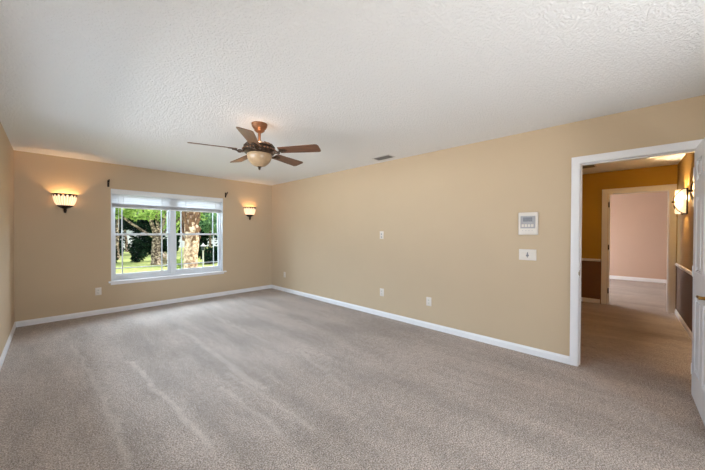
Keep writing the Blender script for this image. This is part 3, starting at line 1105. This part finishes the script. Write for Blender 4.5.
# spreading broadleaf tree left of the mullion
tx, ty = 3.50, 16.5
tr = thing('shade_tree', 'spreading garden tree with forked mottled trunk behind the left panes', 'tree', (tx, ty, GZ0))
mb = MB()
tree_trunk(mb, (0, 0, 0), (0.05, 0, 1.45), 0.20, 0.17, 0.04)
for (dx, dy, dz, r) in ((-0.9, 0.1, 3.3, 0.12), (0.75, 0.2, 3.2, 0.12), (-0.2, -0.2, 3.4, 0.10), (1.7, 0.0, 2.75, 0.075), (-1.8, 0.1, 2.6, 0.075)):
    tree_trunk(mb, (0.05 + dx * 0.05, 0, 1.3), (dx * 0.75, dy, dz * 0.9), r * 0.8, r * 0.55, 0.12)
mb.build('trunk', 'bark', tr)
mb = MB()
for _ in range(52):
    a = rnd.uniform(0, 2 * PI)
    q = rnd.uniform(0, 1) ** 0.5
    leaf_quads(mb, (2.9 * q * math.cos(a), 1.8 * q * math.sin(a), 2.75 + rnd.uniform(-0.35, 1.6) * (1 - 0.2 * q)), (0.7, 0.7, 0.42), 110, 0.2, 0.2)
mb.build('crown', 'leaf', tr, smooth=False)

# cabbage palm right of the mullion
px_, py_ = 3.42, 11.2
pt = thing('palm_tree', 'thick palm trunk with rough boots behind the right panes', 'palm tree', (px_, py_, GZ0))
mb = MB()
tree_trunk(mb, (0, 0, 0), (0.02, 0, 5.4), 0.235, 0.225, 0.03, 14)
mb.build('trunk', 'palmbark', pt)
mb = MB()
for k in range(210):
    z = 1.2 + 4.2 * k / 210
    a = k * 2.39996
    if z < 1.9 and rnd.random() < 0.5:
        continue
    c, s_ = math.cos(a), math.sin(a)
    r0 = 0.215
    ln = rnd.uniform(0.20, 0.34)
    wd = rnd.uniform(0.05, 0.085)
    tx_, ty2 = -s_, c
    p0 = Vector((r0 * c, r0 * s_, z))
    tip = Vector(((r0 + 0.09) * c, (r0 + 0.09) * s_, z + ln))
    sd_ = Vector((tx_, ty2, 0))
    mb.prism([p0 + sd_ * wd, p0 - sd_ * wd, tip - sd_ * wd * 0.45, tip + sd_ * wd * 0.45], Vector((c, s_, -0.3)) * 0.03)
mb.build('boots', 'boot', pt, smooth=False)
mb = MB()
for k in range(30):
    a = k * 2.39996
    el = rnd.uniform(-0.5, 1.1)
    d = Vector((math.cos(a) * math.cos(el), math.sin(a) * math.cos(el), math.sin(el)))
    b0_ = Vector((0, 0, 5.5))
    mid = b0_ + d * 1.1
    mb.tube([b0_, b0_ + d * 0.6, mid], [0.03, 0.022, 0.015], 6)
    side = d.cross(Vector((0, 0, 1))).normalized()
    upv = side.cross(d)
    for j in range(17):
        f = -1.15 + 2.3 * j / 16
        dirv = (d * math.cos(f) + side * math.sin(f)).normalized()
        tip = mid + dirv * 0.95 + Vector((0, 0, -0.28 * abs(f) - 0.12))
        wv = dirv.cross(upv).normalized() * 0.022
        vs = [mb.bm.verts.new(q) for q in (mid - wv * 0.5, mid + dirv * 0.5 + wv, tip, mid + dirv * 0.5 - wv)]
        mb.bm.faces.new(vs)
mb.build('fronds', 'leaf2', pt, smooth=False)


def shrub(loc, rad, n, size, m, label, name='shrub', stems=True, cat='shrub', group=None, clumps=9):
    t = thing(name, label, cat, loc, 0, group)
    mb = MB()
    for _ in range(clumps):
        a = rnd.uniform(0, 2 * PI)
        q = rnd.uniform(0.0, 0.62)
        leaf_quads(mb, (rad[0] * q * math.cos(a), rad[1] * q * math.sin(a), rad[2] * rnd.uniform(0.35, 1.5)), (rad[0] * 0.52, rad[1] * 0.52, rad[2] * 0.52), n // clumps, size, 0.1)
    for vv in mb.bm.verts:
        if vv.co.z < 0.02:
            vv.co.z = 0.02
    mb.build('foliage', m, t, smooth=False)
    if stems:
        mb = MB()
        for _ in range(4):
            tree_trunk(mb, (rnd.uniform(-0.1, 0.1) * rad[0], rnd.uniform(-0.1, 0.1) * rad[1], 0), (rnd.uniform(-0.4, 0.4) * rad[0], rnd.uniform(-0.4, 0.4) * rad[1], rad[2] * 1.2), 0.035, 0.015, 0.03, 5)
        mb.build('stems', 'bark', t)
    return t


# evergreens with shade in their leaf colour closing the back of the garden; gaps at x/y = .142 and .283 show the white house
yb_ = 24.0
G = 'shade-dark evergreens behind the lawn'
for (x, y, rx, rz_, n, lab) in ((2.75, 24.0, 0.62, 1.8, 2000, 'shade-dark evergreen at the far left edge of the window view'),
                               (4.72, 24.0, 0.98, 1.8, 2600, 'shade-dark evergreen directly behind the forked trunk'),
                               (6.35, 24.3, 0.38, 1.7, 1200, 'narrow shade-dark evergreen just left of the window mullion'),
                               (8.05, 24.0, 0.87, 1.8, 2200, 'shade-dark evergreen right behind the palm trunk'),
                               (10.1, 24.0, 0.95, 1.9, 1500, 'shade-dark evergreen at the right edge of the window view')):
    shrub((x, y, GZ0), (rx, 1.0, rz_), n, 0.30, 'shadedleaf', lab, 'evergreen', cat='tree', group=G, clumps=26)
shrub((3.50, 26.3, GZ0), (0.16, 0.4, 0.25), 300, 0.16, 'shadedleaf', 'small shade-dark shrub in the gap that shows the white house', 'evergreen', cat='shrub', group=G)
shrub((5.55, 15.1, GZ0), (0.75, 0.7, 0.55), 900, 0.20, 'shadedleaf', 'low shade-dark shrub right of the palm, behind the lamp post', 'evergreen', cat='shrub', group=G)
for (x, rx, rz_, lab) in ((2.02, 0.34, 0.62, 'low shade-dark bush at the left edge of the lower left pane'),
                      (3.10, 0.44, 0.66, 'low shade-dark bush left of the forked trunk, beside the house gap'),
                      (4.22, 0.52, 0.68, 'low shade-dark bush right of the forked trunk, behind the flowering bush'),
                      (5.80, 0.50, 0.62, 'low shade-dark bush right of the palm, behind the dark shrub')):
    shrub((x, 18.3, GZ0), (rx, 0.4, rz_), 1000, 0.2, 'shadedleaf', lab, 'shaded_bush', cat='shrub', group='low shade-dark bushes at the end of the lawn', clumps=20)
# brighter trees behind
G2 = 'bright leafy trees over the garden'
for (x, y, z, rx, rz_, n, lab) in ((7.6, 20.8, 2.7, 1.2, 1.3, 1700, 'blue green leafy tree right of the palm in the window'),
                                   (5.3, 20.8, 2.7, 0.55, 1.2, 800, 'leafy tree glimpsed between the mullion and the palm'),
                                   (2.6, 20.8, 3.3, 1.2, 1.2, 1100, 'leafy tree behind the left upper pane')):
    t = thing('leafy_tree', lab, 'tree', (x, y, GZ0), 0, G2)
    mb = MB()
    for _ in range(12):
        leaf_quads(mb, (rnd.uniform(-1, 1) * rx * 0.7, rnd.uniform(-0.6, 0.6), z + rnd.uniform(-1, 1) * rz_ * 0.75), (rx * 0.5, 0.7, rz_ * 0.45), n // 12, 0.2, 0.1)
    mb.build('crown', 'leaf2' if x > 7 else 'leaf', t, smooth=False)
    mb = MB()
    tree_trunk(mb, (0, 0, 0), (0.1, 0, z), 0.10, 0.05, 0.1)
    mb.build('trunk', 'bark', t)
shrub((3.66, 15.2, GZ0), (0.42, 0.40, 0.36), 420, 0.12, 'flower', 'small pale flowering bush at the foot of the left panes', 'flowering_bush', cat='shrub')
shrub((3.55, 12.7, GZ0), (0.30, 0.28, 0.28), 260, 0.11, 'leaf', 'small green bush on the lawn beside the palm foot', 'green_bush', cat='shrub')

for x, y, lab in ((3.75, 28.2, 'shade-dark tree with a high crown above the white house gap, left panes'), (8.1, 28.2, 'shade-dark tree with a high crown above the white house gap, right panes')):
    t = thing('evergreen', lab, 'tree', (x, y, GZ0), 0, G)
    mb = MB()
    for _ in range(14):
        leaf_quads(mb, (rnd.uniform(-0.8, 0.8), rnd.uniform(-0.5, 0.5), 2.55 + rnd.uniform(-0.55, 1.0)), (0.55, 0.5, 0.5), 130, 0.3, 0.1)
    mb.build('foliage', 'shadedleaf', t, smooth=False)
    mb = MB()
    tree_trunk(mb, (0.35, 0, 0), (0.1, 0, 2.6), 0.12, 0.06, 0.05)
    mb.build('trunk', 'bark', t)

# garden lamp post
lx, ly = 4.42, 12.9
t = thing('lamp_post', 'slim white garden lamp post right of the palm', 'lamp post', (lx, ly, GZ0))
mb = MB()
mb.lathe([(0.0001, 0), (0.07, 0), (0.07, 0.03), (0.035, 0.06), (0.030, 0.12), (0.028, 0.78), (0.045, 0.80), (0.0001, 0.81)], 16)
mb.build('post', 'ventpaint', t)
mb = MB()
mb.lathe([(0.0001, 0.80), (0.06, 0.805), (0.09, 0.98), (0.085, 0.985), (0.0001, 0.985)], 6)
mb.build('lantern', 'darkglass', t, smooth=False)
mb = MB()
mb.lathe([(0.115, 0.985), (0.10, 1.0), (0.03, 1.07), (0.02, 1.10), (0.0001, 1.12)], 12)
mb.build('cap', 'ventpaint', t)

# neighbour's house
hsx, hsy = 2.0, 33.0
t = thing('neighbour_house', 'white house glimpsed far behind the trees', 'house', (hsx, hsy, GZ0))
MB().box(0, 13, 0, 8, 0, 2.7).build('wall', 'siding', t, smooth=False)
mb = MB()
mb.prism([(-0.6, -0.7, 2.65), (-0.6, 8.7, 2.65), (-0.6, 4, 4.7)], (14.2, 0, 0))
mb.build('roof', 'roofing', t, smooth=False)
for (xa, xb, za, zb) in ((0.6, 1.7, 0.9, 2.1), (4.2, 5.6, 0.9, 2.1), (9.6, 11.0, 0.9, 2.1)):
    so = MB().box(xa - 0.08, xb + 0.08, -0.05, 0.02, za - 0.08, zb + 0.08).build('window', 'trim', t, smooth=False)
    MB().box(xa, xb, -0.06, 0.0, za, zb).build('pane', 'darkglass', so, smooth=False)
